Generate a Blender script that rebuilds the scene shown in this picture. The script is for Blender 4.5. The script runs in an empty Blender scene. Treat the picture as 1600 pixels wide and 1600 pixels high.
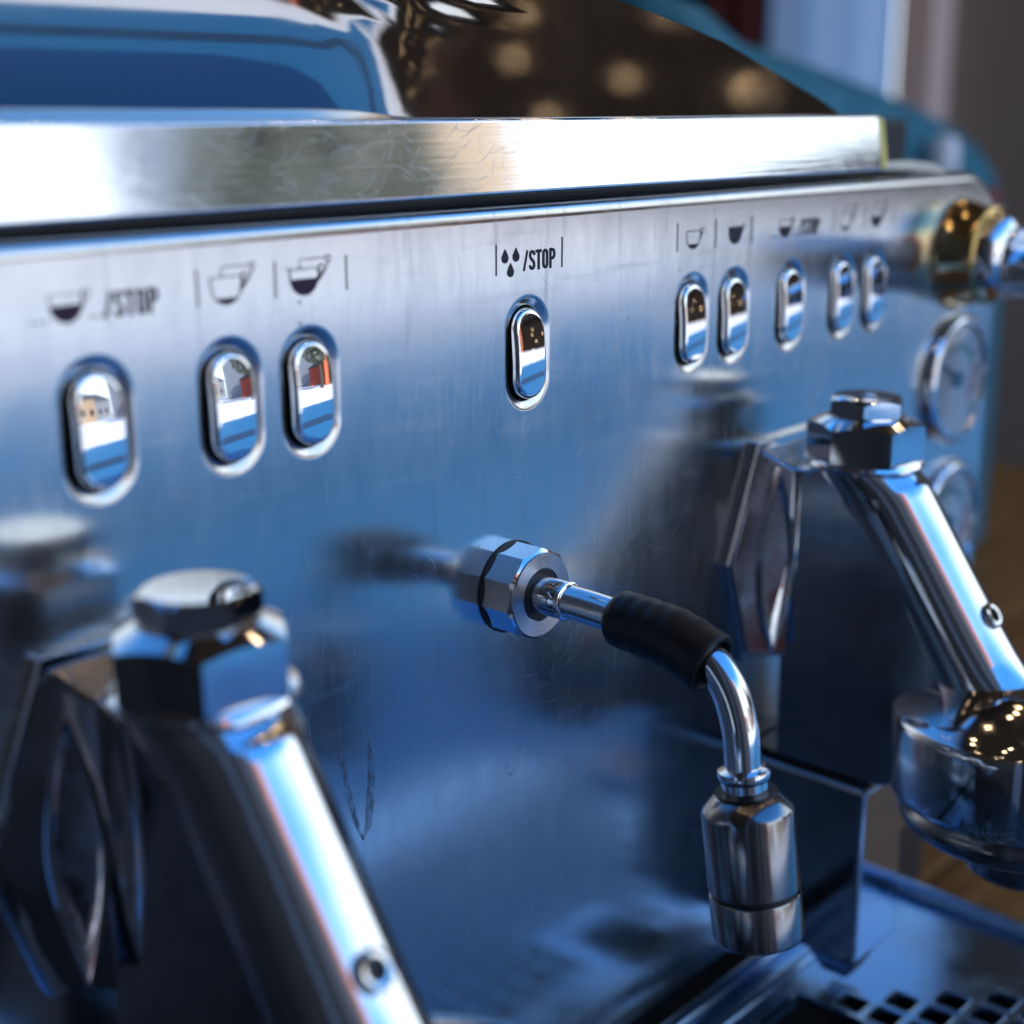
import bpy, bmesh, math, random
from mathutils import Vector, Matrix
random.seed(7)
S = bpy.context.scene
COL = S.collection
rad = math.radians

# ---------------------------------------------------------------- camera
cam_d = bpy.data.cameras.new('camera')
cam = bpy.data.objects.new('camera', cam_d); COL.objects.link(cam)
S.camera = cam
YAW, PITCH, ROLL = rad(47.9803), rad(15.3798), rad(-0.1037)
fw = Vector((math.sin(YAW)*math.cos(PITCH), math.cos(YAW)*math.cos(PITCH), -math.sin(PITCH)))
rt = Vector((math.cos(YAW), -math.sin(YAW), 0)); up = rt.cross(fw)
rt2 = math.cos(ROLL)*rt + math.sin(ROLL)*up; up2 = -math.sin(ROLL)*rt + math.cos(ROLL)*up
CP = Vector((-0.2599, -0.2291, 0.0560))
cam.matrix_world = Matrix(((rt2.x, up2.x, -fw.x, CP.x), (rt2.y, up2.y, -fw.y, CP.y), (rt2.z, up2.z, -fw.z, CP.z), (0, 0, 0, 1)))
cam_d.sensor_width = 36; cam_d.lens = 2284.44/1600*36
cam_d.clip_start = 0.01; cam_d.clip_end = 500
cam_d.dof.use_dof = True; cam_d.dof.focus_distance = 0.348; cam_d.dof.aperture_fstop = 7.0

# ---------------------------------------------------------------- world: plain bright daylight sky seen through the open side
W = bpy.data.worlds.new('World'); S.world = W; W.use_nodes = True
nt = W.node_tree; nt.nodes.clear()
tc = nt.nodes.new('ShaderNodeTexCoord'); sx = nt.nodes.new('ShaderNodeSeparateXYZ')
cr = nt.nodes.new('ShaderNodeValToRGB'); bg = nt.nodes.new('ShaderNodeBackground'); wo = nt.nodes.new('ShaderNodeOutputWorld')
cr.color_ramp.elements[0].position = 0.0; cr.color_ramp.elements[0].color = (0.95, 0.98, 1.0, 1); 
for _p, _c in ((0.28, (0.92, 0.96, 1.0, 1)), (0.43, (0.68, 0.83, 1.0, 1)), (0.52, (0.22, 0.50, 0.95, 1)), (0.62, (0.06, 0.28, 0.74, 1))):
    _e = cr.color_ramp.elements.new(_p); _e.color = _c
cr.color_ramp.elements[-1].position = 1.0; cr.color_ramp.elements[-1].color = (0.04, 0.16, 0.50, 1)
nt.links.new(tc.outputs['Generated'], sx.inputs[0]); nt.links.new(sx.outputs['Z'], cr.inputs[0])
cl = nt.nodes.new('ShaderNodeTexNoise'); cl.inputs['Scale'].default_value = 2.6; cl.inputs['Detail'].default_value = 5; cl.inputs['Roughness'].default_value = 0.55
nt.links.new(tc.outputs['Generated'], cl.inputs['Vector'])
cm = nt.nodes.new('ShaderNodeMapRange'); cm.inputs[1].default_value = 0.38; cm.inputs[2].default_value = 0.62; cm.inputs[3].default_value = 0.0; cm.inputs[4].default_value = 0.45
nt.links.new(cl.outputs[0], cm.inputs[0])
cx0 = nt.nodes.new('ShaderNodeMixRGB'); cx0.blend_type = 'MULTIPLY'; cx0.inputs[2].default_value = (0.52, 0.70, 0.90, 1)
nt.links.new(cm.outputs[0], cx0.inputs[0]); nt.links.new(cr.outputs[0], cx0.inputs[1]); nt.links.new(cx0.outputs[0], bg.inputs[0]); nt.links.new(bg.outputs[0], wo.inputs[0])
bg.inputs[1].default_value = 1.9
# low sun behind the booth: lights the square beyond the blue near ground, the booth itself stays in shade
sun_d = bpy.data.lights.new('sun', 'SUN'); sun_d.energy = 5.0; sun_d.angle = rad(0.5); sun_d.color = (1.0, 0.96, 0.90)
sun = bpy.data.objects.new('sun', sun_d); COL.objects.link(sun)
sun.rotation_euler = Vector((0.25, -1.0, -0.95)).to_track_quat('-Z', 'Y').to_euler()

S.view_settings.view_transform = 'Standard'; S.view_settings.look = 'None'
S.view_settings.exposure = 0.24; S.view_settings.gamma = 1.0; S.view_settings.use_curve_mapping = False
S.render.engine = 'CYCLES'
S.cycles.use_denoising = True
S.cycles.max_bounces = 8; S.cycles.glossy_bounces = 6; S.cycles.diffuse_bounces = 2
S.cycles.caustics_reflective = True; S.cycles.sample_clamp_indirect = 6.0
S.cycles.blur_glossy = 0.3

# ---------------------------------------------------------------- material helpers
MATS = {}
def mat(name, col, rough=0.5, metal=0.0, **kw):
    if name in MATS: return MATS[name]
    m = bpy.data.materials.new(name); m.use_nodes = True
    p = m.node_tree.nodes['Principled BSDF']
    p.inputs['Base Color'].default_value = (*col, 1); p.inputs['Roughness'].default_value = rough
    p.inputs['Metallic'].default_value = metal
    for k, v in kw.items(): p.inputs[k.replace('_', ' ')].default_value = v
    MATS[name] = m
    return m
def N(m, t, **kw):
    n = m.node_tree.nodes.new(t)
    for k, v in kw.items(): setattr(n, k, v)
    return n
def L(m, a, b): m.node_tree.links.new(a, b)
def P(m): return m.node_tree.nodes['Principled BSDF']
def mapping(m, scale, coord='Object'):
    t = N(m, 'ShaderNodeTexCoord'); mp = N(m, 'ShaderNodeMapping'); mp.inputs['Scale'].default_value = scale
    L(m, t.outputs[coord], mp.inputs[0]); return mp.outputs[0]
def noise(m, vec, scale, detail=3, rough=0.5, dist=0):
    n = N(m, 'ShaderNodeTexNoise'); n.inputs['Scale'].default_value = scale; n.inputs['Detail'].default_value = detail
    n.inputs['Roughness'].default_value = rough; n.inputs['Distortion'].default_value = dist
    L(m, vec, n.inputs['Vector']); return n.outputs[0]
def rng(m, v, a, b, c, d):
    n = N(m, 'ShaderNodeMapRange'); n.inputs[1].default_value = a; n.inputs[2].default_value = b
    n.inputs[3].default_value = c; n.inputs[4].default_value = d; L(m, v, n.inputs[0]); return n.outputs[0]
def math2(m, op, a, b):
    n = N(m, 'ShaderNodeMath', operation=op)
    for i, x in enumerate((a, b)):
        if isinstance(x, (int, float)): n.inputs[i].default_value = x
        else: L(m, x, n.inputs[i])
    return n.outputs[0]
def bump(m, h, strength, dist=0.001):
    b = N(m, 'ShaderNodeBump'); b.inputs['Strength'].default_value = strength; b.inputs['Distance'].default_value = dist
    L(m, h, b.inputs['Height']); return b.outputs[0]

# brushed stainless panel: upright grain, soft smudges and wipe marks
steel = mat('brushed_steel', (0.60, 0.61, 0.635), 0.27, 1.0, Anisotropic=0.65)
cx = N(steel, 'ShaderNodeCombineXYZ'); cx.inputs[0].default_value = 1
L(steel, cx.outputs[0], P(steel).inputs['Tangent'])
grain = noise(steel, mapping(steel, (1, 1, 0.012)), 4200, 2)
smud = noise(steel, mapping(steel, (1, 1, 0.45)), 26, 5, 0.62, 0.6)
fine = noise(steel, mapping(steel, (1, 1, 0.3)), 160, 4, 0.7, 0.4)
r1 = rng(steel, smud, 0.3, 0.75, 0.15, 0.23)
r2 = rng(steel, fine, 0.35, 0.75, -0.02, 0.035)
_t = N(steel, 'ShaderNodeTexCoord'); _mp = N(steel, 'ShaderNodeMapping'); _mp.inputs['Rotation'].default_value = (0, rad(28), 0); _mp.inputs['Scale'].default_value = (0.12, 1, 1.0)
L(steel, _t.outputs['Object'], _mp.inputs[0]); wipe = noise(steel, _mp.outputs[0], 210, 4, 0.65, 0.5)
vor = N(steel, 'ShaderNodeTexVoronoi'); vor.inputs['Scale'].default_value = 260; L(steel, mapping(steel, (1, 1, 0.8)), vor.inputs['Vector'])
spot = rng(steel, vor.outputs['Distance'], 0.10, 0.16, 1, 0); sparse = rng(steel, noise(steel, mapping(steel, (1, 1, 1)), 38, 3), 0.55, 0.68, 0, 1)
spots = math2(steel, 'MULTIPLY', spot, sparse)
drip = rng(steel, noise(steel, mapping(steel, (1, 1, 0.07)), 240, 3, 0.6), 0.60, 0.72, 0, 1)
rr_ = math2(steel, 'ADD', math2(steel, 'ADD', r1, r2), rng(steel, grain, 0.3, 0.7, -0.02, 0.02))
rr_ = math2(steel, 'ADD', rr_, rng(steel, wipe, 0.55, 0.75, 0, 0.06))
rr_ = math2(steel, 'ADD', rr_, math2(steel, 'MULTIPLY', spots, 0.12)); rr_ = math2(steel, 'ADD', rr_, math2(steel, 'MULTIPLY', drip, 0.035))
L(steel, rr_, P(steel).inputs['Roughness'])
mx = N(steel, 'ShaderNodeMixRGB'); mx.inputs[1].default_value = (0.47, 0.468, 0.462, 1); mx.inputs[2].default_value = (0.68, 0.676, 0.665, 1)
streak = noise(steel, mapping(steel, (1, 1, 0.03)), 1100, 3, 0.6)
L(steel, math2(steel, 'ADD', math2(steel, 'MULTIPLY', grain, 0.6), math2(steel, 'MULTIPLY', streak, 0.4)), mx.inputs[0]); mx2 = N(steel, 'ShaderNodeMixRGB'); mx2.blend_type = 'MULTIPLY'; mx2.inputs[2].default_value = (0.66, 0.66, 0.67, 1)
L(steel, math2(steel, 'MAXIMUM', math2(steel, 'MULTIPLY', spots, 0.8), math2(steel, 'MULTIPLY', drip, 0.35)), mx2.inputs[0]); L(steel, mx.outputs[0], mx2.inputs[1]); L(steel, mx2.outputs[0], P(steel).inputs['Base Color'])
L(steel, bump(steel, grain, 0.05, 0.0001), P(steel).inputs['Normal'])

def chrome_mat(name, col, r0, r1_, wav=0.0):
    m = mat(name, col, r0, 1.0)
    s = noise(m, mapping(m, (1, 1, 1)), 70, 5, 0.65, 0.3)
    L(m, rng(m, s, 0.42, 0.75, r0, r1_), P(m).inputs['Roughness'])
    if wav:
        w_ = noise(m, mapping(m, (1, 1, 1)), 90, 1)
        L(m, bump(m, w_, wav, 0.0008), P(m).inputs['Normal'])
    return m
chrome = chrome_mat('polished_chrome', (0.72, 0.73, 0.75), 0.035, 0.13, 0.05)
chrome_cast = chrome_mat('cast_chrome', (0.48, 0.50, 0.53), 0.06, 0.2, 0.10)
button_chrome = chrome_mat('button_chrome', (0.86, 0.87, 0.88), 0.02, 0.06, 0.0)
satin = chrome_mat('satin_steel', (0.26, 0.26, 0.27), 0.16, 0.28)
turned = mat('turned_steel', (0.55, 0.57, 0.60), 0.3, 1.0)
_t = N(turned, 'ShaderNodeTexCoord'); _mp = N(turned, 'ShaderNodeMapping'); _mp.inputs['Location'].default_value = (0.006, 0, 0.057); L(turned, _t.outputs['Object'], _mp.inputs[0])
_w = N(turned, 'ShaderNodeTexWave', wave_type='RINGS', rings_direction='Y'); _w.inputs['Scale'].default_value = 900; _w.inputs['Distortion'].default_value = 4.0; _w.inputs['Detail'].default_value = 4; L(turned, _mp.outputs[0], _w.inputs['Vector'])
L(turned, bump(turned, _w.outputs['Fac'], 0.28, 0.0002), P(turned).inputs['Normal']); L(turned, rng(turned, _w.outputs['Fac'], 0.0, 1.0, 0.16, 0.34), P(turned).inputs['Roughness'])
# the trim bar: mirror polish, drawn lengthwise, fine hairlines
bar_m = mat('trim_chrome', (0.86, 0.87, 0.89), 0.05, 1.0)
_n = noise(bar_m, mapping(bar_m, (0.02, 1, 1)), 1500, 3); _s = noise(bar_m, mapping(bar_m, (0.5, 1, 1)), 60, 5, 0.7, 0.8)
L(bar_m, math2(bar_m, 'ADD', rng(bar_m, _s, 0.45, 0.8, 0.035, 0.16), rng(bar_m, _n, 0.3, 0.7, 0, 0.04)), P(bar_m).inputs['Roughness'])
L(bar_m, bump(bar_m, _n, 0.06, 0.0002), P(bar_m).inputs['Normal'])
tray_m = mat('sky_tinted_tray_steel', (0.20, 0.33, 0.50), 0.22, 1.0)  # blue sky reflection put into the steel's base colour
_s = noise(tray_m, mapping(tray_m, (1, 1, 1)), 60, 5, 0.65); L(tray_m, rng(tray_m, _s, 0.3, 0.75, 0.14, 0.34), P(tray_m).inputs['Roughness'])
hood_m = mat('dark_mirror_metal', (0.42, 0.41, 0.40), 0.03, 1.0)
_s = noise(hood_m, mapping(hood_m, (1, 1, 1)), 30, 4, 0.6); L(hood_m, rng(hood_m, _s, 0.35, 0.8, 0.035, 0.12), P(hood_m).inputs['Roughness'])
black = mat('black_gap', (0.006, 0.006, 0.007), 0.5)
rubber = mat('black_rubber', (0.006, 0.006, 0.007), 0.42, Specular_IOR_Level=0.35)
_s = noise(rubber, mapping(rubber, (1, 1, 1)), 800, 3); L(rubber, bump(rubber, _s, 0.15, 0.0003), P(rubber).inputs['Normal'])
L(rubber, rng(rubber, noise(rubber, mapping(rubber, (1, 1, 1)), 90, 4), 0.3, 0.7, 0.34, 0.55), P(rubber).inputs['Roughness'])
ink = mat('print_ink', (0.035, 0.034, 0.045), 0.5, Specular_IOR_Level=0.15)
_s = noise(ink, mapping(ink, (1, 1, 1)), 700, 4, 0.7); _mx = N(ink, 'ShaderNodeMixRGB'); _mx.inputs[1].default_value = (0.028, 0.027, 0.036, 1); _mx.inputs[2].default_value = (0.07, 0.068, 0.085, 1)
L(ink, rng(ink, _s, 0.4, 0.7, 0, 1), _mx.inputs[0]); L(ink, _mx.outputs[0], P(ink).inputs['Base Color'])
ink2 = mat('purple_brown_ink', (0.06, 0.03, 0.055), 0.5, Specular_IOR_Level=0.15)
yellow = mat('yellowed_plastic', (0.75, 0.62, 0.16), 0.4)
cream = mat('cream_plastic', (0.75, 0.70, 0.55), 0.45)
dialm = mat('dial_paper', (0.36, 0.39, 0.43), 0.5)
scr = mat('scratch_metal', (0.60, 0.60, 0.61), 0.32, 1.0)
smear = mat('dried_smear', (0.24, 0.25, 0.27), 0.34, 1.0)
_al = rng(smear, noise(smear, mapping(smear, (1, 1, 0.35)), 800, 4, 0.7, 0.5), 0.38, 0.64, 0.0, 0.85); L(smear, _al, P(smear).inputs['Alpha'])

# ---------------------------------------------------------------- mesh helpers
def tag(o, label=None, cat=None, group=None, kind=None):
    if label: o['label'] = label
    if cat: o['category'] = cat
    if group: o['group'] = group
    if kind: o['kind'] = kind
    return o
def build(name, bm, m, parent=None, smooth=True, ang=38, bevel=0, seg=2, loc=None, recalc=True):
    if recalc: bmesh.ops.recalc_face_normals(bm, faces=bm.faces)
    me = bpy.data.meshes.new(name); bm.to_mesh(me); bm.free()
    me.materials.append(m)
    if smooth:
        for p in me.polygons: p.use_smooth = True
        if not bevel: me.set_sharp_from_angle(angle=rad(ang))
    o = bpy.data.objects.new(name, me); COL.objects.link(o)
    if parent: o.parent = parent
    if loc: o.location = loc
    if bevel:
        b = o.modifiers.new('bevel', 'BEVEL'); b.width = bevel; b.segments = seg; b.limit_method = 'ANGLE'; b.angle_limit = rad(28); b.harden_normals = True
    return o
def empty(name, loc=(0, 0, 0), parent=None):
    o = bpy.data.objects.new(name, None); COL.objects.link(o); o.location = loc; o.empty_display_size = 0.02
    if parent: o.parent = parent
    return o
def loft(bm, loops, cap=True, close=True):
    V = [[bm.verts.new(p) for p in lp] for lp in loops]
    n = len(V[0])
    for a, b in zip(V, V[1:]):
        for i in range(n if close else n-1):
            j = (i+1) % n
            bm.faces.new((a[i], a[j], b[j], b[i]))
    if cap and close:
        bm.faces.new(list(reversed(V[0]))); bm.faces.new(V[-1])
    return V
def frame(d):
    d = Vector(d).normalized(); a = Vector((1, 0, 0)) if abs(d.x) < 0.9 else Vector((0, 0, 1))
    u = (a - d*a.dot(d)).normalized(); return u, d.cross(u), d
def lathe(bm, prof, org=(0, 0, 0), axis=(0, 0, 1), n=64, cap=True):
    u, v, d = frame(axis); o = Vector(org)
    return loft(bm, [[o + d*h + (u*math.cos(2*math.pi*i/n) + v*math.sin(2*math.pi*i/n))*max(r, 1e-5) for i in range(n)] for r, h in prof], cap)
def sweep(bm, pts, radii, n=32, cap=True):
    pts = [Vector(p) for p in pts]
    if isinstance(radii, (int, float)): radii = [radii]*len(pts)
    t0 = (pts[1]-pts[0]).normalized(); u, v, _ = frame(t0); loops = []
    for i, p in enumerate(pts):
        t = (pts[min(i+1, len(pts)-1)] - pts[max(i-1, 0)]).normalized()
        u = (u - t*u.dot(t)).normalized(); v = t.cross(u)
        loops.append([p + (u*math.cos(2*math.pi*k/n) + v*math.sin(2*math.pi*k/n))*radii[i] for k in range(n)])
    return loft(bm, loops, cap)
def box(bm, x0, x1, y0, y1, z0, z1):
    v = [bm.verts.new((x, y, z)) for z in (z0, z1) for y in (y0, y1) for x in (x0, x1)]
    for f in ((0, 2, 3, 1), (4, 5, 7, 6), (0, 1, 5, 4), (2, 6, 7, 3), (0, 4, 6, 2), (1, 3, 7, 5)): bm.faces.new([v[i] for i in f])
def bez(pts, n=14):
    """Catmull-Rom through points"""
    P_ = [Vector(p) for p in pts]; P_ = [2*P_[0]-P_[1]] + P_ + [2*P_[-1]-P_[-2]]; out = []
    for i in range(1, len(P_)-2):
        a, b, c, d = P_[i-1:i+3]
        for k in range(n):
            t = k/n; out.append(0.5*((2*b) + (c-a)*t + (2*a-5*b+4*c-d)*t*t + (-a+3*b-3*c+d)*t**3))
    out.append(P_[-2]); return out
def hexhead(bm, R, h, rc, tanc=0.5, nside=6, n=16, rot=0.0, hole=0, lowchamf=False, dome=0.0):
    """hexagonal head with turned (conical) top chamfer giving the arched edges; base z=0"""
    flat = R*math.cos(math.pi/nside); cols = []
    tot = nside*n
    for i in range(tot):
        a = 2*math.pi*i/tot
        ph = (a % (2*math.pi/nside)) - math.pi/nside
        cols.append((a+rot, flat/math.cos(ph)))
    def ring(f): return [Vector((math.cos(a)*f(r)[0], math.sin(a)*f(r)[0], f(r)[1])) for a, r in cols]
    loops = []
    if lowchamf: loops.append(ring(lambda r: (min(r, rc), 0)))
    loops.append(ring(lambda r: (r, max(0, (r-rc)*tanc) if lowchamf else 0)))
    loops.append(ring(lambda r: (r, h-max(0, (r-rc))*tanc)))
    loops.append(ring(lambda r: (min(r, rc)*0.998, h)))
    if dome: loops += [ring(lambda r: (rc*0.8, h+dome*0.55)), ring(lambda r: (rc*0.5, h+dome*0.9))]
    loops.append(ring(lambda r: (rc*0.25, h+dome)))
    loft(bm, loops)
def stadium(hw, hh, n=20, m=8):
    """closed loop of (x,z), counter-clockwise, vertical stadium with points along the straight sides"""
    out = []; c = hh-hw
    for i in range(n+1): a = math.pi*i/n; out.append((hw*math.cos(a), c+hw*math.sin(a)))
    for i in range(1, m): out.append((-hw, c-2*c*i/m))
    for i in range(n+1): a = math.pi+math.pi*i/n; out.append((hw*math.cos(a), -c+hw*math.sin(a)))
    for i in range(1, m): out.append((hw, -c+2*c*i/m))
    return out

# ---------------------------------------------------------------- the setting
def sheet(name, x0, x1, y0, y1, z, m, th=0.02):
    bm = bmesh.new(); box(bm, x0, x1, y0, y1, z-th, z); return tag(build(name, bm, m, smooth=False), kind='structure')
gm = mat('skylit_shade_blue', (0.035, 0.13, 0.40), 0.6)  # near ground coloured blue to stand for skylit shade on pale paving
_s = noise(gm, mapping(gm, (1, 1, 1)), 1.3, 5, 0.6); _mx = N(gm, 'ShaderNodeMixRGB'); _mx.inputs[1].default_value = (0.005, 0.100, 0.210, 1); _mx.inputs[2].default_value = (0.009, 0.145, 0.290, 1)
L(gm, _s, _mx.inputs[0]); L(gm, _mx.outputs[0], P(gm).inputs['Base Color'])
sheet('ground', -120, 120, -120, 60, -1.30, mat('pale_paving', (0.84, 0.79, 0.72), 0.8), 0.05)
sheet('shaded_ground', -25, 25, -6.6, 6, -1.28, gm, 0.012)
sheet('reflection_strip', -20, 20, -4.2, -3.6, -1.272, mat('reflection_strip_dark', (0.005, 0.035, 0.080), 0.8), 0.004)  # unseen strip, added for a dark band in the hood and panel reflections
wallm = mat('grey_brown_wall', (0.16, 0.145, 0.135), 0.7)
_s = noise(wallm, mapping(wallm, (1, 1, 1)), 3, 4); _mx = N(wallm, 'ShaderNodeMixRGB'); _mx.inputs[1].default_value = (0.22, 0.185, 0.16, 1); _mx.inputs[2].default_value = (0.26, 0.225, 0.20, 1)
L(wallm, _s, _mx.inputs[0]); L(wallm, _mx.outputs[0], P(wallm).inputs['Base Color'])
darkm = mat('dark_boards', (0.016, 0.016, 0.017), 0.6)
def wall(name, x0, x1, y0, y1, z0, z1, m, label=None):
    bm = bmesh.new(); box(bm, x0, x1, y0, y1, z0, z1); o = build(name, bm, m, smooth=False)
    return tag(o, kind='structure')
wall('wall_right', 1.60, 1.70, -0.45, 0.68, -1.27, 1.0, wallm)
wall('wall_right_back', 1.60, 1.70, 0.915, 1.50, -1.27, 1.0, wallm)
wall('wall_back', -1.1, 1.59, 1.40, 1.50, -1.27, 1.0, darkm)
wall('dark_reflection_wall', -0.56, -0.50, -1.50, 1.39, -1.27, 1.0, darkm)  # unseen wall, set close and lengthened to darken what the chrome reflects
wall('ceiling', -1.1, 1.75, -0.48, 1.55, 1.01, 1.08, darkm)
wl = bpy.data.objects['dark_reflection_wall']
for _k, (_y0, _y1, _c) in enumerate(((-1.46, -1.36, (0.55, 0.58, 0.62)), (-1.34, -1.22, (0.05, 0.018, 0.018)), (-1.20, -1.02, (0.50, 0.45, 0.38)), (-1.00, -0.80, (0.02, 0.02, 0.022)), (-0.78, -0.66, (0.26, 0.25, 0.24)), (-0.64, -0.40, (0.018, 0.018, 0.02)), (-0.38, -0.30, (0.16, 0.19, 0.25)))):  # unseen boards, added to draw stripes in the chrome tubes
    bm = bmesh.new(); box(bm, -0.4995, -0.485, _y0, _y1, -1.25, 0.98); build('plank', bm, mat('stripe_board_%d' % _k, _c, 0.6), wl, smooth=False, bevel=0.003)
bm = bmesh.new(); box(bm, -0.57, -0.30, -1.60, -1.505, -1.27, 1.0)
tag(build('orange_board', bm, mat('orange_post', (0.62, 0.15, 0.06), 0.5), smooth=False), kind='structure')  # unseen board, widened to draw the orange stripe on the tubes

# counter of oiled planks
plank_m = mat('oiled_wood', (0.20, 0.09, 0.035), 0.45)
_v = mapping(plank_m, (1, 9, 9)); _s = noise(plank_m, _v, 7, 6, 0.6, 1.2)
_mx = N(plank_m, 'ShaderNodeMixRGB'); _mx.inputs[1].default_value = (0.17, 0.065, 0.016, 1); _mx.inputs[2].default_value = (0.42, 0.19, 0.055, 1); P(plank_m).inputs['Specular IOR Level'].default_value = 0.15
L(plank_m, rng(plank_m, _s, 0.3, 0.7, 0, 1), _mx.inputs[0]); L(plank_m, _mx.outputs[0], P(plank_m).inputs['Base Color'])
counter = tag(empty('counter', (0.1, 0.0, -0.29)), kind='structure')
for i in range(8):
    bm = bmesh.new(); y0 = -0.21+i*0.118
    box(bm, 0.10, 0.98, y0, y0+0.115, -0.015, 0.015); 
    build('plank', bm, plank_m, counter, smooth=False, bevel=0.002)
bm = bmesh.new(); box(bm, -0.58, 0.098, -0.205, 0.735, -0.0155, 0.0148); build('worktop', bm, darkm, counter, smooth=False)
bm = bmesh.new(); box(bm, -0.58, 0.96, -0.17, 0.70, -0.98, -0.016)
build('cabinet', bm, darkm, counter, smooth=False)

# ---------------------------------------------------------------- the machine
G = 0.11743; P1, P2 = 0.0299, 0.0501
mach = empty('espresso_machine', (0, 0.1, -0.275))
tag(mach, 'brushed steel two-group espresso machine with chrome group heads and dark hood', 'espresso machine')
OFF = -Vector(mach.location)
class Part:  # keep world coordinates while parenting to the machine empty
    pass
def mpart(name, bm, m, **kw):
    o = build(name, bm, m, mach, **kw); o.location = OFF + o.location; return o

# body shell behind the panel
bm = bmesh.new(); box(bm, -0.40, 0.252, 0.0065, 0.080, -0.250, 0.0335); box(bm, -0.40, 0.340, 0.0801, 0.40, -0.250, 0.0520)
shell = mpart('body_shell', bm, mat('dark_grey_metal', (0.05, 0.052, 0.055), 0.4, 0.6), bevel=0.002)
for fx in (-0.36, 0.22):
    for fy in (0.05, 0.36):
        bm = bmesh.new(); lathe(bm, [(0.022, 0), (0.024, 0.004), (0.018, 0.024)], (fx, fy, -0.2745), n=24); mpart('foot', bm, rubber)

# front panel with rolled edge and nine pressed openings
BT = {}
PX = [-G-P2, -G-P1, -G, -G+P1, -G+P2, 0, G-P2, G-P1, G, G+P1, G+P2]
def outer_loop(ins):
    x0, x1, z0, z1 = -0.40+ins, 0.2626-ins, -0.2125+ins, 0.0353-ins; R = 0.032-ins; lp = []
    for i in range(17): a = rad(90*i/16); lp.append((x1-R+R*math.cos(a), z1-R+R*math.sin(a)))
    r = 0.004
    for (cx_, cz_, a0) in ((x0+r, z1-r, 90), (x0+r, z0+r, 180), (x1-r, z0+r, 270)):
        for i in range(5): a = rad(a0+90*i/4); lp.append((cx_+r*math.cos(a), cz_+r*math.sin(a)))
    return lp
bm = bmesh.new()
RR = 0.0036
rings = [outer_loop(RR+0.0004)] + [None]
prof = [(RR, 0.0)] + [(RR*(1-math.sin(rad(a))), RR*(1-math.cos(rad(a)))) for a in (15, 30, 45, 60, 75, 90)] + [(0, 0.0065)]
loops3 = [[Vector((x, 0, z)) for x, z in outer_loop(RR+0.0004)]] + [[Vector((x, d, z)) for x, z in outer_loop(i_)] for i_, d in prof]
V = loft(bm, loops3, cap=False)
edges = []
def loop_edges(vs):
    return [bm.edges.get((vs[i], vs[(i+1) % len(vs)])) for i in range(len(vs))]
edges += loop_edges(V[0])
LIP = []; _d = 0.0; _n = 14
for _i in range(1, _n+1):
    _s = (_i-0.5)/_n; _a = 25*min(1, _s/0.35) if _s < 0.85 else 25+50*(_s-0.85)/0.15
    _d += 0.0027/_n*math.tan(rad(_a)); LIP.append((0.0027*_i/_n, _d))
for X in PX:
    loops = [[Vector((X+x, 0, z)) for x, z in stadium(0.0083+0.0003, 0.0140+0.0003)], [Vector((X+x, 0, z)) for x, z in stadium(0.0083, 0.0140)]]
    for ins, d in LIP:
        loops.append([Vector((X+x, d, z)) for x, z in stadium(0.0083-ins, 0.0140-ins)])
    loops.append([Vector((v.x, 0.0063, v.z)) for v in loops[-1]])
    H = loft(bm, loops, cap=False); edges += loop_edges(H[0])
bmesh.ops.triangle_fill(bm, use_beauty=True, use_dissolve=False, edges=edges)
for f in bm.faces:
    f.normal_update()
panel = mpart('front_panel', bm, steel, ang=60)
panel['label'] = 'brushed steel front panel with printed cup symbols'

# buttons: convex polished caps tilted a little upward
def button_mesh():
    bm = bmesh.new(); n = 20; hw, hh = 0.00525, 0.0109
    y_side = 0.0062; yf = -0.0019; Rz, Rx = 0.066, 0.11
    tilt = math.tan(rad(3.4))
    def face_y(x, z): return yf + z*z/(2*Rz) + x*x/(2*Rx) + z*tilt
    loops = [[Vector((x, face_y(x, z)+0.0018, z)) for x, z in stadium(hw, hh, n)], [Vector((x, face_y(x, z)+0.0010, z)) for x, z in stadium(hw, hh, n)]]
    r = 0.0010
    for a in (22, 45, 67, 90):
        k = r*(1-math.cos(rad(a))); d = r*(1-math.sin(rad(a)))
        loops.append([Vector((x, face_y(x, z)+d, z)) for x, z in stadium(hw-k, hh-k, n)])
    for s in (0.96, 0.85, 0.7, 0.55, 0.4, 0.25, 0.12):
        loops.append([Vector((x*s, face_y(x*s, z*s), z*s)) for x, z in stadium(hw-r, hh-r, n)])
    loft(bm, loops)
    return bm
b0 = mpart('push_button', button_mesh(), button_chrome, ang=70)
bm = bmesh.new(); loft(bm, [[Vector((x, y, z)) for x, z in stadium(w_, h_)] for w_, h_, y in ((0.0052, 0.01085, 0.0061), (0.0052, 0.01085, 0.0002))]); darkened_side = build('darkened_side', bm, mat('dark_button_side', (0.035, 0.036, 0.038), 0.22, 0.6), b0)  # button sides coloured dark for the black reflected in the recess
for i, X in enumerate(PX):
    o = b0 if i == 0 else b0.copy()
    if i:
        COL.objects.link(o); k_ = darkened_side.copy(); COL.objects.link(k_); k_.parent = o
    o.location = OFF + Vector((X, 0, 0))
# dark liner behind each button
bm = bmesh.new(); loft(bm, [[Vector((x, y, z)) for x, z in stadium(w_, h_)] for w_, h_, y in ((0.00575, 0.01145, 0.0062), (0.00575, 0.01145, 0.0024), (0.0053, 0.0110, 0.0019), (0.0050, 0.0106, 0.0026))], cap=False)
l0 = mpart('button_gasket', bm, rubber)
for i, X in enumerate(PX):
    o = l0 if i == 0 else l0.copy()
    if i: COL.objects.link(o)
    o.location = OFF + Vector((X, 0, 0))

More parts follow.
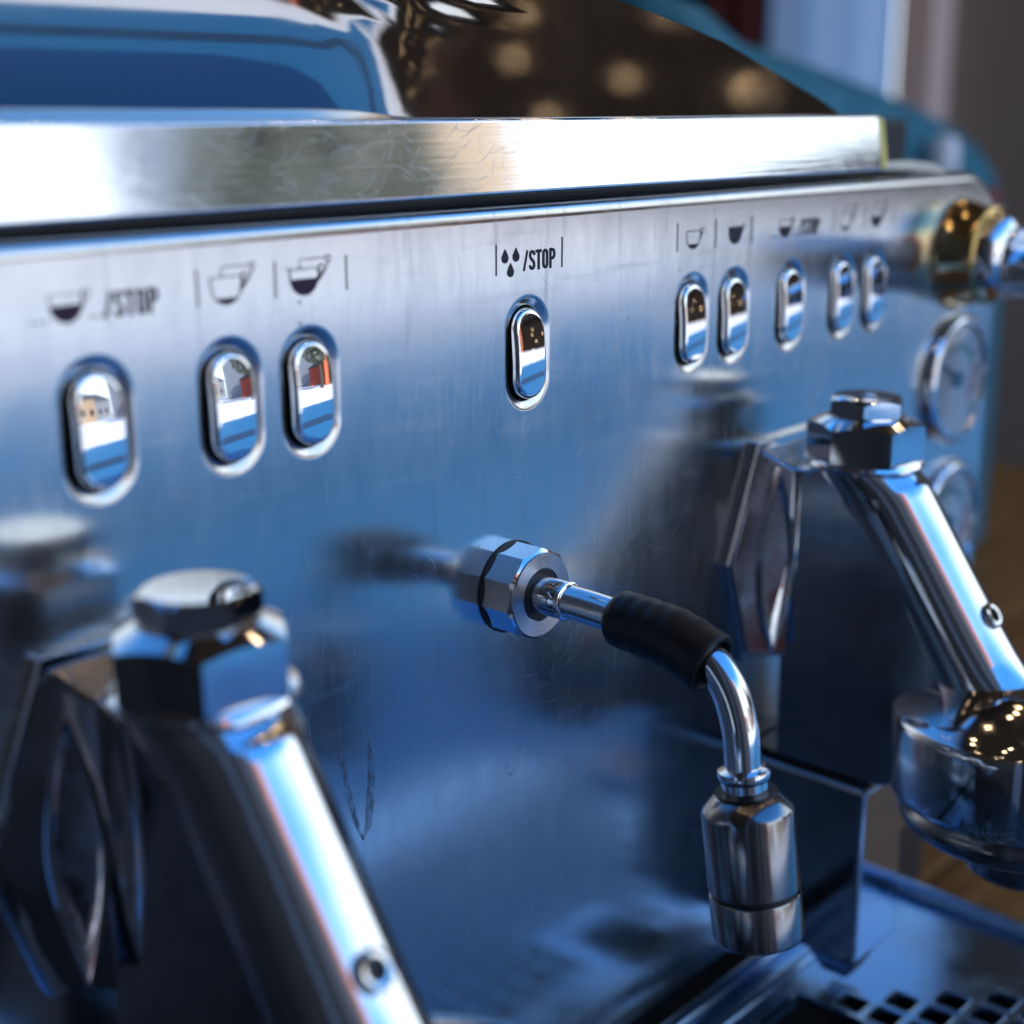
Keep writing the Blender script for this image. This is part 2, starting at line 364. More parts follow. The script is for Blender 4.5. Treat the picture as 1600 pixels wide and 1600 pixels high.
# ---- print on the panel: flat ink raised a hair above the steel
def strip(bm, pts, w, y=-0.00012, th=0.00015, closed=False):
    pts = [Vector((p[0], p[1])) for p in pts]; n = len(pts); Lf, Rt = [], []
    for i in range(n):
        if closed: a, b = pts[i-1], pts[(i+1) % n]
        else: a, b = pts[max(i-1, 0)], pts[min(i+1, n-1)]
        t = (b-a).normalized(); nn = Vector((-t.y, t.x))
        Lf.append(pts[i]+nn*w/2); Rt.append(pts[i]-nn*w/2)
    fv = [(bm.verts.new((l.x, y, l.y)), bm.verts.new((r.x, y, r.y))) for l, r in zip(Lf, Rt)]
    for i in range(n if closed else n-1):
        j = (i+1) % n; bm.faces.new((fv[i][0], fv[i][1], fv[j][1], fv[j][0]))
def fill(bm, pts, y=-0.00012):
    bm.faces.new([bm.verts.new((x, y, z)) for x, z in pts])
def arc(cx_, cz_, rx, rz, a0, a1, n=14): return [(cx_+rx*math.cos(rad(a0+(a1-a0)*i/n)), cz_+rz*math.sin(rad(a0+(a1-a0)*i/n))) for i in range(n+1)]
mm = 0.001
def lettering(bm, x0, z0, w, h):
    """/STOP in condensed bold capitals, drawn in strokes"""
    s = w/11.7; k = h/4.7; T = 0.74*s
    def tr(pts): return [(x0+x*s, z0+z*k) for x, z in pts]
    strip(bm, tr([(0.25, 0.0), (1.55, 4.7)]), 0.55*s)
    def poly(x, pts, wd=T): strip(bm, tr([(x+a, b) for a, b in pts]), wd)
    # S
    poly(2.1, [(0.42, 1.25)] + arc(1.12, 1.1, 0.72, 0.68, 180, 360, 8) + [(1.80, 1.6), (1.5, 2.1), (0.75, 2.65), (0.44, 3.1)] + arc(1.12, 3.6, 0.72, 0.68, 180, 0, 8) + [(1.84, 3.42)])
    # T
    poly(4.5, [(0.0, 4.28), (2.1, 4.28)]); poly(4.5, [(1.05, 0.0), (1.05, 3.9)])
    # O
    strip(bm, tr([(6.85+a, b) for a, b in arc(1.1, 1.15, 0.68, 0.73, 180, 360, 10) + arc(1.1, 3.55, 0.68, 0.73, 0, 180, 10)]), T, closed=True)
    # P
    poly(9.4, [(0.42, 0.0), (0.42, 4.7)]); poly(9.4, [(0.6, 4.28), (1.2, 4.28)] + arc(1.2, 3.3, 0.66, 0.98, 90, -90, 10) + [(0.6, 2.32)])
def sep(bm, x, z0=0.0201, z1=0.0273): strip(bm, [(x, z0), (x, z1)], 0.34*mm)
def cup_outline(bm, x, z, w, h, line=0.22, lev=None, fillink=None):
    """cup bowl from rim (z+h) to base z, handle ring at upper right; lev = fill level 0..1"""
    def half(t):  # half width at height t (0 base .. 1 rim)
        return w/2*max(0.22, (1-(1-min(1, t))**3)**0.5)
    cxx = x+w/2; ts = [i/10 for i in range(11)]
    if line:
        strip(bm, [(cxx-half(t), z+h*t) for t in reversed(ts)] + [(cxx+half(t), z+h*t) for t in ts], line*mm)
        strip(bm, [(x, z+h), (x+w+0.6*mm, z+h)], line*mm)
        strip(bm, arc(x+w+0.85*mm, z+h-0.10*mm, 0.75*mm, 0.75*mm, 0, 340, 14), line*mm)
        strip(bm, [(x+w+0.75*mm, z+h-0.8*mm), (x+w-0.3*mm, z+h*0.45)], line*mm)
    if lev and fillink is not None:
        tt = [lev*i/8 for i in range(9)]
        fill(fillink, [(cxx-half(t), z+h*t) for t in reversed(tt)] + [(cxx+half(t), z+h*t) for t in tt], -0.00016)
def dots(bm, xs, z):
    for x in xs: fill(bm, [(x+0.3*mm*math.cos(a*math.pi/5), z+0.3*mm*math.sin(a*math.pi/5)) for a in range(10)])
def psub(name, bm, m, label=None):
    o = build(name, bm, m, panel, smooth=False, recalc=False)
    for p in o.data.polygons: pass
    if label: o['label'] = label
    return o
def single_cup(x, lev, m):
    a, b = bmesh.new(), bmesh.new(); cup_outline(a, x, 0.0201, 6.4*mm, 4.6*mm, 0.24, lev, b)
    o = psub('cup_outline', a, ink); psub('cup_fill', b, m)
def double_cup(x, lev, m):
    a, b = bmesh.new(), bmesh.new()
    cup_outline(a, x, 0.0201, 7.4*mm, 5.2*mm, 0.24, lev, b)
    strip(a, [(x+2.6*mm, 0.0254), (x+2.6*mm, 0.0272), (x+9.6*mm, 0.0272)], 0.24*mm)
    strip(a, arc(x+10.2*mm, 0.0270, 0.62*mm, 0.62*mm, 0, 330, 12), 0.24*mm)
    strip(a, [(x+10.2*mm, 0.0263), (x+9.0*mm, 0.0243), (x+7.4*mm, 0.0226)], 0.24*mm)
    fill(b, [(x+7.0*mm, 0.0232), (x+8.2*mm, 0.0243), (x+8.0*mm, 0.0235), (x+7.0*mm, 0.0222)])
    psub('cup_outline', a, ink); psub('cup_fill', b, m)
for gx, purple in ((-G, True), (G, False)):
    im = ink2 if purple else ink
    a = bmesh.new(); dots(a, [gx-11.4*mm, gx-10.0*mm, gx-8.6*mm], 0.0207); psub('dots', a, ink)
    a, b = bmesh.new(), bmesh.new(); cup_outline(a, gx-7.8*mm, 0.0202, 6.6*mm, 4.9*mm, 0.22, 0.62, b); psub('cup_outline', a, ink); psub('cup_fill', b, im)
    a = bmesh.new(); dots(a, [gx+0.2*mm, gx+1.5*mm, gx+2.8*mm], 0.0207); psub('dots', a, ink)
    a = bmesh.new(); lettering(a, gx+3.0*mm, 0.0200, 11.7*mm, 4.9*mm); psub('lettering', a, ink)
    for x in (23.3, 42.1, 60.8): a = bmesh.new(); sep(a, gx+x*mm); psub('separator_line', a, ink)
    double_cup(gx+26.4*mm, 0.22, im); double_cup(gx+45.8*mm, 0.62, im)
    for x in (-57.7, -39.9, -22.1): a = bmesh.new(); sep(a, gx+x*mm, 0.0198, 0.0271); psub('separator_line', a, ink)
    single_cup(gx-53.6*mm, 0.26, im); single_cup(gx-33.6*mm, 0.95, im)
a = bmesh.new(); sep(a, -10.9*mm, 0.0192, 0.0263); psub('separator_line', a, ink)
a = bmesh.new(); sep(a, 12.5*mm, 0.0194, 0.0266); psub('separator_line', a, ink)
for dx, dz in ((-7.9, 23.4), (-4.1, 23.5), (-6.0, 20.1)):
    a = bmesh.new(); fill(a, [((dx+1.15*math.cos(rad(t)))*mm, (dz-0.45+1.15*math.sin(rad(t)))*mm) for t in range(150, 391, 15)] + [(dx*mm, (dz+1.75)*mm)]); psub('drop_symbol', a, ink)
a = bmesh.new(); lettering(a, -1.6*mm, 0.0195, 11.7*mm, 4.8*mm); psub('lettering', a, ink)
a = bmesh.new(); strip(a, [(0.1925, 0.0095), (0.1925, 0.0225)], 0.3*mm); psub('separator_line', a, ink)

# dried V-shaped smear low on the panel, and fine scuffs near the tap
def taper(bm, pts, w, y=-0.00008):
    pts = [Vector(p) for p in pts]; n = len(pts); row = []
    for i in range(n):
        t = (pts[min(i+1, n-1)]-pts[max(i-1, 0)]).normalized(); nn = Vector((-t.y, t.x)); ww = w*math.sin(math.pi*(0.08+0.84*i/(n-1)))
        row.append((bm.verts.new((pts[i].x+nn.x*ww/2, y, pts[i].y+nn.y*ww/2)), bm.verts.new((pts[i].x-nn.x*ww/2, y, pts[i].y-nn.y*ww/2))))
    for a, b in zip(row, row[1:]): bm.faces.new((a[0], a[1], b[1], b[0]))
bm = bmesh.new()
taper(bm, [(-0.0638, -0.0792), (-0.0622, -0.0859), (-0.0603, -0.0953), (-0.0586, -0.1015), (-0.0570, -0.1057)], 0.0016)
taper(bm, [(-0.0545, -0.0815), (-0.0538, -0.0881), (-0.0543, -0.0967), (-0.0553, -0.1028), (-0.0570, -0.1057)], 0.0026)
psub('smear_mark', bm, smear)
bm = bmesh.new()
for k in range(260):
    x, z = (random.gauss(0.0, 0.03), random.gauss(-0.075, 0.018)) if k < 110 else (random.uniform(-0.13, 0.15), random.uniform(-0.17, 0.02))
    a = random.uniform(0, 6.28) if k < 110 else rad(90+random.gauss(0, 16)); l = random.uniform(0.001, 0.012); c = random.uniform(-0.5, 0.5)
    taper(bm, [(x+l*t*math.cos(a+c*t), z+l*t*math.sin(a+c*t)) for t in (0, 0.25, 0.5, 0.75, 1)], random.uniform(0.00003, 0.00008))
o = psub('scratches', bm, scr); o['kind'] = 'stuff'
# ---- trim bar over the panel
def bar_section(x): # (y,z) closed
    return [Vector((x, y, z)) for y, z in ((-0.0012, 0.0374), (-0.0016, 0.0380), (0.0010, 0.0537), (0.0018, 0.0543), (0.0085, 0.0543), (0.0085, 0.0374))]
bm = bmesh.new(); loft(bm, [bar_section(-0.40), bar_section(0.1655)])
trim = mpart('trim_bar', bm, bar_m, bevel=0.0004, seg=2)
bm = bmesh.new(); loft(bm, [bar_section(0.1659), [v.lerp(Vector((v.x, 0.004, 0.045)), 0.12) for v in bar_section(0.1705)]])
cap = build('end_cap', bm, yellow, trim, bevel=0.0008, seg=3); cap['label'] = 'yellowed plastic end cap'
bm = bmesh.new(); sweep(bm, [(0.172, 0.004, 0.0385), (0.19, 0.003, 0.0383), (0.208, 0.003, 0.037), (0.218, 0.003, 0.035)], [0.0014, 0.0018, 0.0016, 0.0006], 12); mpart('edge_seal', bm, cream)
bm = bmesh.new()
for k in range(150):
    x = random.gauss(-0.055, 0.03) if k < 110 else random.uniform(-0.15, 0.16); v = random.random(); a = rad(random.choice((0, 0, 35, -40, 60)))+random.gauss(0, 0.35); l = random.uniform(0.001, 0.009); c = random.uniform(-0.9, 0.9); w = random.uniform(0.00004, 0.00010); row = []
    for t in (0, 0.2, 0.4, 0.6, 0.8, 1):
        X = x+l*t*math.cos(a+c*t); zz = min(0.0530, max(0.0385, 0.0388+0.0140*v+l*t*math.sin(a+c*t)*0.8)); yy = -0.0016+(zz-0.0380)*0.0026/0.0157-0.00006
        row.append((bm.verts.new((X, yy, zz+w/2)), bm.verts.new((X+w/3, yy, zz-w/2))))
    for p, q_ in zip(row, row[1:]): bm.faces.new((p[0], p[1], q_[1], q_[0]))
o = build('scratches', bm, scr, trim, smooth=False, recalc=False); o['kind'] = 'stuff'
# groove under the bar
bm = bmesh.new(); box(bm, -0.398, 0.20, 0.0070, 0.0090, 0.0336, 0.0390); mpart('groove', bm, black, smooth=False)

# ---- smoked hood
bm = bmesh.new()
loops = []
zs = [0.0525+0.1075*(i/26)**1.25 for i in range(27)]
XT = [(0.050, 0.158), (0.0545, 0.150), (0.0585, 0.1392), (0.0665, 0.1105), (0.0741, 0.0838), (0.0786, 0.0600), (0.0815, 0.0420), (0.0850, 0.020), (0.090, -0.005), (0.105, -0.06), (0.13, -0.11), (0.161, -0.16)]
def XE(z):
    for (a, va), (b, vb) in zip(XT, XT[1:]):
        if z <= b: return va+(vb-va)*(z-a)/(b-a)
    return XT[-1][1]
def sm(v, a, b): v = min(1, max(0, (v-a)/(b-a))); return v*v*(3-2*v)
off_l = off_r = 0.0; prev = zs[0]
for z in zs:
    t = (z-0.0525)/0.1075
    off_l += math.tan(rad(max(-70, 24.0-90*t**1.1)))*(z-prev); off_r += math.tan(rad(max(-70, 0.6-50*max(0,t-0.3)**1.2)))*(z-prev); prev = z
    xe = XE(z)
    row = [Vector((-0.40, 0.25, z))]
    for i in range(90):
        X = -0.40 + (0.40+xe)*math.sin(math.pi/2*i/89)
        k = sm(X, -0.062, -0.030)
        q_ = min(1.0, max(0.0, (X+0.40)/(xe+0.40)))
        yf_ = 0.0055 - off_l*(1-k) - off_r*k
        row.append(Vector((X, yf_ + 0.0*q_, z)))
    row.append(Vector((xe, 0.25, z)))
    loops.append(row)
loft(bm, loops)
mpart('hood', bm, hood_m, ang=50)

# ---- group head, drawn once at X = G and copied
def prism_x(bm, poly, x0, x1):
    loft(bm, [[Vector((x0, y, z)) for y, z in poly], [Vector((x1, y, z)) for y, z in poly]])
def make_group():
    bm = bmesh.new()  # cast body
    prism_x(bm, [(-0.0095, -0.0455), (-0.030, -0.0450), (-0.040, -0.0600), (-0.0600, -0.0960), (-0.0560, -0.122), (-0.0475, -0.1365), (-0.0095, -0.1365)], -0.0124, 0.0124)
    body = build('group_head', bm, chrome_cast, mach, bevel=0.0012, seg=3); body.location = OFF + Vector((G, 0, 0))
    def sub(name, bm, m, **kw): return build(name, bm, m, body, **kw)
    # flange on the panel, and the neck between flange and body
    fl = [(-0.0165, -0.0400), (0.0165, -0.0400), (0.0300, -0.0730), (0.0195, -0.1050), (-0.0195, -0.1050), (-0.0300, -0.0730)]
    def sc(pts, k): return [(x*k, -0.073+(z+0.073)*k) for x, z in pts]
    bm = bmesh.new(); loft(bm, [[Vector((x, 0.0004, z)) for x, z in sc(fl, 1.05)], [Vector((x, -0.0024, z)) for x, z in sc(fl, 1.05)]])
    sub('flange', bm, chrome_cast, bevel=0.0006, seg=3)
    bm = bmesh.new()
    bk = [(-0.0122, -0.0460), (0.0122, -0.0460), (0.0122, -0.0730), (0.0122, -0.1045), (-0.0122, -0.1045), (-0.0122, -0.0730)]
    loft(bm, [[Vector((x, -0.0020, z)) for x, z in sc(fl, 0.985)], [Vector((x, -0.0125, z)) for x, z in bk]])
    sub('neck', bm, chrome_cast, bevel=0.0012, seg=3)
    for s in (-1, 1):  # almond-shaped eye pressed into the neck
        c = Vector((s*0.0172, -0.0098, -0.0735)); t = Vector((-s*0.80, -0.45, 0)).normalized(); nrm = Vector((s*0.45, -0.80, 0)).normalized()
        def al(kz, kw): 
            out = []
            for i in range(40):
                a = 2*math.pi*i/40; z = math.cos(a); w = math.sin(a); wv = (1-abs(z)**1.6)*(1 if w >= 0 else -1)
                out.append((kz*z, kw*wv))
            return out
        def L3(kz, kw, d): return [c + Vector((0, 0, 1))*z + t*w + nrm*d for z, w in al(kz, kw)]
        bm = bmesh.new(); loft(bm, [L3(0.0285, 0.0062, -0.004), L3(0.0285, 0.0062, 0.0008), L3(0.0278, 0.0057, 0.0014), L3(0.0264, 0.0046, 0.0011), L3(0.0250, 0.0037, -0.0008), L3(0.018, 0.0025, -0.0028), L3(0.006, 0.0006, -0.0034)])
        sub('eye_recess', bm, chrome, ang=60)
    # slanted tube
    A = Vector((0, -0.0290, -0.0440)); B = Vector((0, -0.0690, -0.1020)); d = (B-A).normalized(); nf = Vector((0, d.z, -d.y)); 
    if nf.y > 0: nf = -nf
    bm = bmesh.new(); tl = []
    def tring(c, r, k):  # k = 0 level ring .. 1 ring square to the tube
        v = Vector((0, -1, 0)).slerp(nf, k) if k > 0 else Vector((0, -1, 0))
        return [c + Vector((1, 0, 0))*r*math.cos(2*math.pi*i/64) + v*r*math.sin(2*math.pi*i/64) for i in range(64)]
    W0 = Vector((0, -0.0272, -0.0434))
    tl = [tring(W0, 0.0150, 0), tring(W0+Vector((0, -0.0006, -0.0012)), 0.0147, 0.05), tring(A+d*0.0065, 0.0140, 0.35), tring(A+d*0.0105, 0.0135, 0.7), tring(A+d*0.015, 0.0131, 1)]
    tl += [tring(A.lerp(B, q_), r_, 1) for q_, r_ in ((0.4, 0.0129), (0.6, 0.0127), (0.8, 0.0126), (0.93, 0.0128), (1.0, 0.0133), (1.06, 0.0142))]
    loft(bm, tl)
    sub('slanted_tube', bm, chrome, ang=60)
    # washer, big nut, cap bolt
    bm = bmesh.new(); lathe(bm, [(0.0150, -0.0002), (0.0168, 0.0002), (0.0173, 0.0011), (0.0168, 0.0020), (0.0150, 0.0024)], (0, -0.0272, -0.0438), n=72); pass
    sub('washer', bm, chrome)
    bm = bmesh.new(); hexhead(bm, 0.0168, 0.0122, 0.0112, 0.50, rot=rad(55)); o = sub('hex_nut', bm, chrome, loc=(0, -0.0272, -0.0414), ang=24)
    bm = bmesh.new(); lathe(bm, [(0.0088, 0), (0.0088, 0.003)], n=48); hb = bmesh.new(); bm.free()
    hexhead(hb, 0.0112, 0.0060, 0.0094, 0.70, rot=rad(25), dome=0.0002, lowchamf=True); sub('cap_bolt', hb, chrome, loc=(0, -0.0272, -0.0296), ang=24)
    bm = bmesh.new(); lathe(bm, [(0.0088, 0), (0.0088, 0.0022)], (0, -0.0272, -0.0306), n=48); sub('bolt_collar', bm, mat('dark_chrome', (0.1, 0.1, 0.11), 0.25, 1.0))
    # socket set screw
    c = A + d*0.0535 + nf*0.0122
    bm = bmesh.new(); lathe(bm, [(0.0034, -0.002), (0.0034, 0.0011), (0.0030, 0.0016), (0.0022, 0.0015), (0.0021, -0.0006), (0.0001, -0.0006)], c, nf, 40); sub('set_screw', bm, chrome)
    bm = bmesh.new(); lathe(bm, [(0.00205, 0.0), (0.00205, 0.0009)], c-nf*0.0004, nf, 6); sub('socket', bm, black, smooth=False)
    bm = bmesh.new(); lathe(bm, [(0.0040, -0.0010), (0.0042, 0.0002), (0.0036, 0.0005)], c, nf, 40); sub('screw_seat', bm, mat('dark_chrome', (0.1, 0.1, 0.11), 0.25, 1.0))
    # bell and rings
    bc = (0, -0.0810, 0)
    bm = bmesh.new(); lathe(bm, [(0.0, -0.0976), (0.010, -0.0980), (0.018, -0.0994), (0.025, -0.1018), (0.0305, -0.1045), (0.0338, -0.1064), (0.0350, -0.1076), (0.0355, -0.1094), (0.0355, -0.1285), (0.0349, -0.1303), (0.0335, -0.1317), (0.0310, -0.1325), (0.0302, -0.1340)], bc, n=112)
    sub('bell', bm, chrome, ang=50)
    bm = bmesh.new(); lathe(bm, [(0.0290, -0.1325), (0.0312, -0.1345), (0.0318, -0.1368), (0.0312, -0.1392), (0.0290, -0.1412), (0.0250, -0.1420)], bc, n=96); sub('lower_ring', bm, satin)
    bm = bmesh.new(); lathe(bm, [(0.0150, -0.141), (0.0150, -0.150), (0.0140, -0.1535), (0.0110, -0.1555)], (0.0, -0.084, 0), n=64); sub('outlet', bm, satin)
    # lower block and drain nub
    bm = bmesh.new(); box(bm, -0.0135, 0.0135, -0.0418, -0.0008, -0.1985, -0.1392); sub('lower_block', bm, chrome_cast, bevel=0.0018, seg=4)
    bm = bmesh.new(); box(bm, -0.0115, 0.0115, -0.0385, -0.001, -0.1394, -0.1363); sub('joint', bm, black, smooth=False)
    bm = bmesh.new(); loft(bm, [[Vector((x*k, -0.0305+y*k, z)) for x, y in ((-0.008, -0.008), (0.008, -0.008), (0.008, 0.008), (-0.008, 0.008))] for k, z in ((1.0, -0.1983), (0.92, -0.2030), (0.55, -0.2095))]); sub('drain_nub', bm, chrome_cast, bevel=0.0008)
    return body
g1 = make_group()
g1['label'] = 'chrome group head beyond the water tap, with whole bell side in view'
g2 = g1.copy(); COL.objects.link(g2); g2.location = OFF + Vector((-G, 0, 0))
g2['label'] = 'chrome group head nearest the camera, blurred, cut by the picture edge'
for ch in list(g1.children):
    c = ch.copy(); COL.objects.link(c); c.parent = g2

# ---- hot water tap
TX = -0.006
path = bez([(TX, -0.0100, -0.0570), (TX, -0.022, -0.0568), (TX, -0.034, -0.0573), (TX, -0.048, -0.0580), (TX, -0.0575, -0.0602), (TX, -0.0640, -0.0660), (TX, -0.0675, -0.0745), (TX, -0.0688, -0.0830), (TX, -0.0693, -0.0890)], 10)
bm = bmesh.new(); sweep(bm, path, 0.0041, 40); tap = mpart('water_tap', bm, chrome, ang=60)
tap['label'] = 'chrome hot water tap with black rubber sleeve'
def tsub(name, bm, m, **kw): return build(name, bm, m, tap, **kw)
bm = bmesh.new(); lathe(bm, [(0.0112, 0.0002), (0.0116, -0.0001), (0.0116, -0.0005)], (TX, 0, -0.0570), (0, 1, 0), 64); tsub('gasket', bm, black)
bm = bmesh.new(); hexhead(bm, 0.0114, 0.0092, 0.0104, 0.8, nside=10, n=10, rot=rad(11)); o = tsub('tap_nut', bm, chrome, ang=20); o.rotation_euler = (rad(90), 0, 0); o.location = (TX, -0.0003, -0.0570)
bm = bmesh.new(); lathe(bm, [(0.0104, 0), (0.0103, 0.0006), (0.0066, 0.0006), (0.0064, -0.0002)], (TX, -0.0094, -0.0570), (0, -1, 0), 64, cap=False); tsub('nut_face', bm, turned)
bm = bmesh.new(); lathe(bm, [(0.0064, 0), (0.0064, 0.0002)], (TX, -0.0096, -0.0570), (0, -1, 0), 48); tsub('bore', bm, black, smooth=False)
bm = bmesh.new(); lathe(bm, [(0.0046, -0.002), (0.0046, 0.0070), (0.0044, 0.0073), (0.0044, 0.0076), (0.0048, 0.0079), (0.0048, 0.0088), (0.0042, 0.0092)], (TX, -0.0098, -0.0569), (0, -1, 0.01), 48); tsub('collar', bm, chrome)
sl = bez([(TX, -0.0330, -0.0573), (TX, -0.042, -0.0578), (TX, -0.050, -0.0588), (TX, -0.0592, -0.0620)], 8)
n_ = len(sl)
bm = bmesh.new(); rr = [0.0058] + [0.0067]*2 + [0.0068+0.0006*i/(n_-4)+0.00012*math.sin(i*1.7) for i in range(n_-4)] + [0.0076]
V = sweep(bm, sl, rr[:n_], 48, cap=False)
e = sl[-1]; td = (sl[-1]-sl[-2]).normalized()
lathe(bm, [(0.0076, -0.0001), (0.0072, 0.0006), (0.0062, 0.0006), (0.0058, -0.0002), (0.0058, -0.0100)], e, td, 48, cap=False)
lathe(bm, [(0.0040, -0.0004), (0.0052, -0.0006), (0.0059, 0.0001)], sl[0], (sl[1]-sl[0]), 48, cap=False)
tsub('rubber_sleeve', bm, rubber, ang=60)
ax = Vector((0, -0.0052, -0.0352)).normalized(); N0 = Vector((TX, -0.0693, -0.0862))
bm = bmesh.new(); lathe(bm, [(0.0043, -0.0045), (0.0058, -0.0040), (0.0060, -0.0030), (0.0058, -0.0022), (0.0053, -0.0016), (0.0052, 0.0050)], N0+ax*0.002, ax, 56); tsub('ferrule', bm, chrome)
bm = bmesh.new(); lathe(bm, [(0.0056, 0.0040), (0.0066, 0.0036), (0.0074, 0.0040), (0.0099, 0.0066), (0.0103, 0.0076), (0.0103, 0.0252), (0.0100, 0.0256), (0.0096, 0.0257)], N0, ax, 80); tsub('nozzle', bm, satin, ang=30)
bm = bmesh.new(); lathe(bm, [(0.0096, 0.0254), (0.0096, 0.0270)], N0, ax, 64); tsub('groove_ring', bm, black)
bm = bmesh.new(); lathe(bm, [(0.0096, 0.0266), (0.0101, 0.0267), (0.0103, 0.0271), (0.0103, 0.0366), (0.0098, 0.0374), (0.0085, 0.0377), (0.0080, 0.0370)], N0, ax, 80); tsub('nozzle_tip', bm, satin, ang=30)
bm = bmesh.new(); lathe(bm, [(0.0070, 0.0030), (0.0064, 0.0047)], N0, ax, 48); tsub('nozzle_seal', bm, rubber)

# ---- pressure gauges
def gauge(x, z, ang, label):
    bm = bmesh.new(); lathe(bm, [(0.0236, -0.001), (0.0236, 0.0012), (0.0226, 0.0034), (0.0212, 0.0042), (0.0200, 0.0040), (0.0192, 0.0026), (0.0189, 0.0012)], (0, 0, 0), (0, -1, 0), 96, cap=False)
    g = build('pressure_gauge', bm, chrome, mach, ang=50); g.location = OFF + Vector((x, 0, z)); g['label'] = label
    bm = bmesh.new(); lathe(bm, [(0.0191, 0.0004), (0.0191, 0.0010)], (0, 0, 0), (0, -1, 0), 64); build('dial', bm, dialm, g)
    for k in range(11):
        a = rad(225-27*k); bm = bmesh.new()
        strip(bm, [(0.0135*math.cos(a), 0.0135*math.sin(a)), (0.0172*math.cos(a), 0.0172*math.sin(a))], 0.0010, -0.0013); build('tick_mark', bm, ink, g, smooth=False)
    bm = bmesh.new(); strip(bm, arc(0, 0, 0.0118, 0.0118, 20, -40, 10), 0.0022, -0.00125); build('red_zone', bm, mat('red_ink', (0.35, 0.02, 0.02), 0.5), g, smooth=False)
    bm = bmesh.new(); strip(bm, arc(0, 0, 0.0118, 0.0118, 130, 25, 12), 0.0022, -0.00125); build('green_zone', bm, mat('green_ink', (0.02, 0.12, 0.05), 0.5), g, smooth=False)
    a = rad(ang); bm = bmesh.new(); strip(bm, [(-0.004*math.cos(a), -0.004*math.sin(a)), (0.0125*math.cos(a), 0.0125*math.sin(a))], 0.0012, -0.0018); build('needle', bm, black, g, smooth=False)
    bm = bmesh.new(); lathe(bm, [(0.0030, 0.0008), (0.0028, 0.0026)], (0, 0, 0), (0, -1, 0), 24); build('hub', bm, black, g)
    gl = mat('gauge_glass', (1, 1, 1), 0.02, 0.0, Transmission_Weight=1.0, IOR=1.45)
    bm = bmesh.new(); lathe(bm, [(0.0191, 0.0027), (0.0191, 0.0030), (0.0120, 0.0036), (0.004, 0.0039), (0.0002, 0.0039)], (0, 0, 0), (0, -1, 0), 64); build('glass', bm, gl, g)
gauge(0.2300, -0.0372, 150, 'upper chrome pressure gauge at the far end of panel')
gauge(0.2315, -0.0905, 200, 'lower chrome pressure gauge half hidden by group head')

# ---- steam valve at the far end
SX, SZ = 0.2265, 0.0075
bm = bmesh.new(); lathe(bm, [(0.0195, -0.001), (0.0195, 0.0010), (0.0188, 0.0024), (0.0165, 0.0085), (0.0158, 0.0110)], (SX, 0, SZ), (0, -1, 0), 80)
brassc = chrome_mat('warm_plated_brass', (0.70, 0.56, 0.33), 0.08, 0.2)
sv = mpart('steam_valve', bm, brassc); sv['label'] = 'chrome steam valve with handle at the far top corner'
bm = bmesh.new(); lathe(bm, [(0.0158, 0.0108), (0.0168, 0.0114), (0.0168, 0.0126), (0.0158, 0.0132)], (SX, 0, SZ), (0, -1, 0), 80); build('ring', bm, mat('brass', (0.45, 0.32, 0.12), 0.2, 1.0), sv)
bm = bmesh.new(); lathe(bm, [(0.0152, 0.0130), (0.0148, 0.0165), (0.0132, 0.0190), (0.0100, 0.0205), (0.0095, 0.022)], (SX, 0, SZ), (0, -1, 0), 80); build('valve_body', bm, chrome, sv)
bm = bmesh.new(); lathe(bm, [(0.0070, 0.012), (0.0092, 0.018), (0.0094, 0.075), (0.0085, 0.078)], (SX, 0, SZ-0.0055), (0, -1, 0), 64); build('handle_stem', bm, chrome, sv)

# ---------------------------------------------------------------- drip tray grate (lifts out)
TZ = -0.2132
tray = empty('drip_tray_grate', (0.05, -0.07, TZ)); tag(tray, 'steel drip tray grate with square holes under the group heads', 'drip tray')
TO = -Vector(tray.location)
def tpart(name, bm, m, **kw):
    o = build(name, bm, m, tray, **kw); o.location = TO; return o
holes = []
for j in range(0, 9):
    for i in range(-11, j+1):
        x = 0.1080+i*0.0109; y = -0.0402-j*0.0115
        if 0.074 < x < 0.1035 and y > -0.056: continue
        if x < -0.02: continue
        holes.append((x, y, 0.0040, 0.0041))
slot = (0.0895, -0.0365, 0.0115, 0.0125)
bm = bmesh.new(); edges = []
def rloop(cx_, cy_, hx, hy, r, z, n=4):
    out = []
    for (sx_, sy_, a0) in ((1, 1, 0), (-1, 1, 90), (-1, -1, 180), (1, -1, 270)):
        for i in range(n+1): a = rad(a0+90*i/n); out.append(Vector((cx_+sx_*(hx-r)+r*math.cos(a), cy_+sy_*(hy-r)+r*math.sin(a), z)))
    return out
V = loft(bm, [rloop(0.0175, -0.0895, 0.1625, 0.0805, 0.004, TZ), rloop(0.0175, -0.0895, 0.1625, 0.0805, 0.004, TZ-0.0015)], cap=False)
edges += loop_edges(V[0])
for (x, y, hx, hy) in holes + [slot]:
    r = 0.0009 if hx < 0.005 else 0.003
    V = loft(bm, [rloop(x, y, hx+0.0008, hy+0.0008, r+0.0006, TZ), rloop(x, y, hx+0.0006, hy+0.0006, r+0.0005, TZ+0.0003), rloop(x, y, hx+0.0002, hy+0.0002, r+0.0002, TZ+0.0002), rloop(x, y, hx, hy, r, TZ-0.0004), rloop(x, y, hx, hy, r, TZ-0.0025)], cap=False)
    edges += loop_edges(V[0])
bmesh.ops.triangle_fill(bm, use_beauty=True, use_dissolve=False, edges=edges)
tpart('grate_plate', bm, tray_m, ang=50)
bm = bmesh.new(); box(bm, -0.145, 0.178, -0.168, -0.010, TZ-0.026, TZ-0.024); tpart('pan', bm, black, smooth=False)
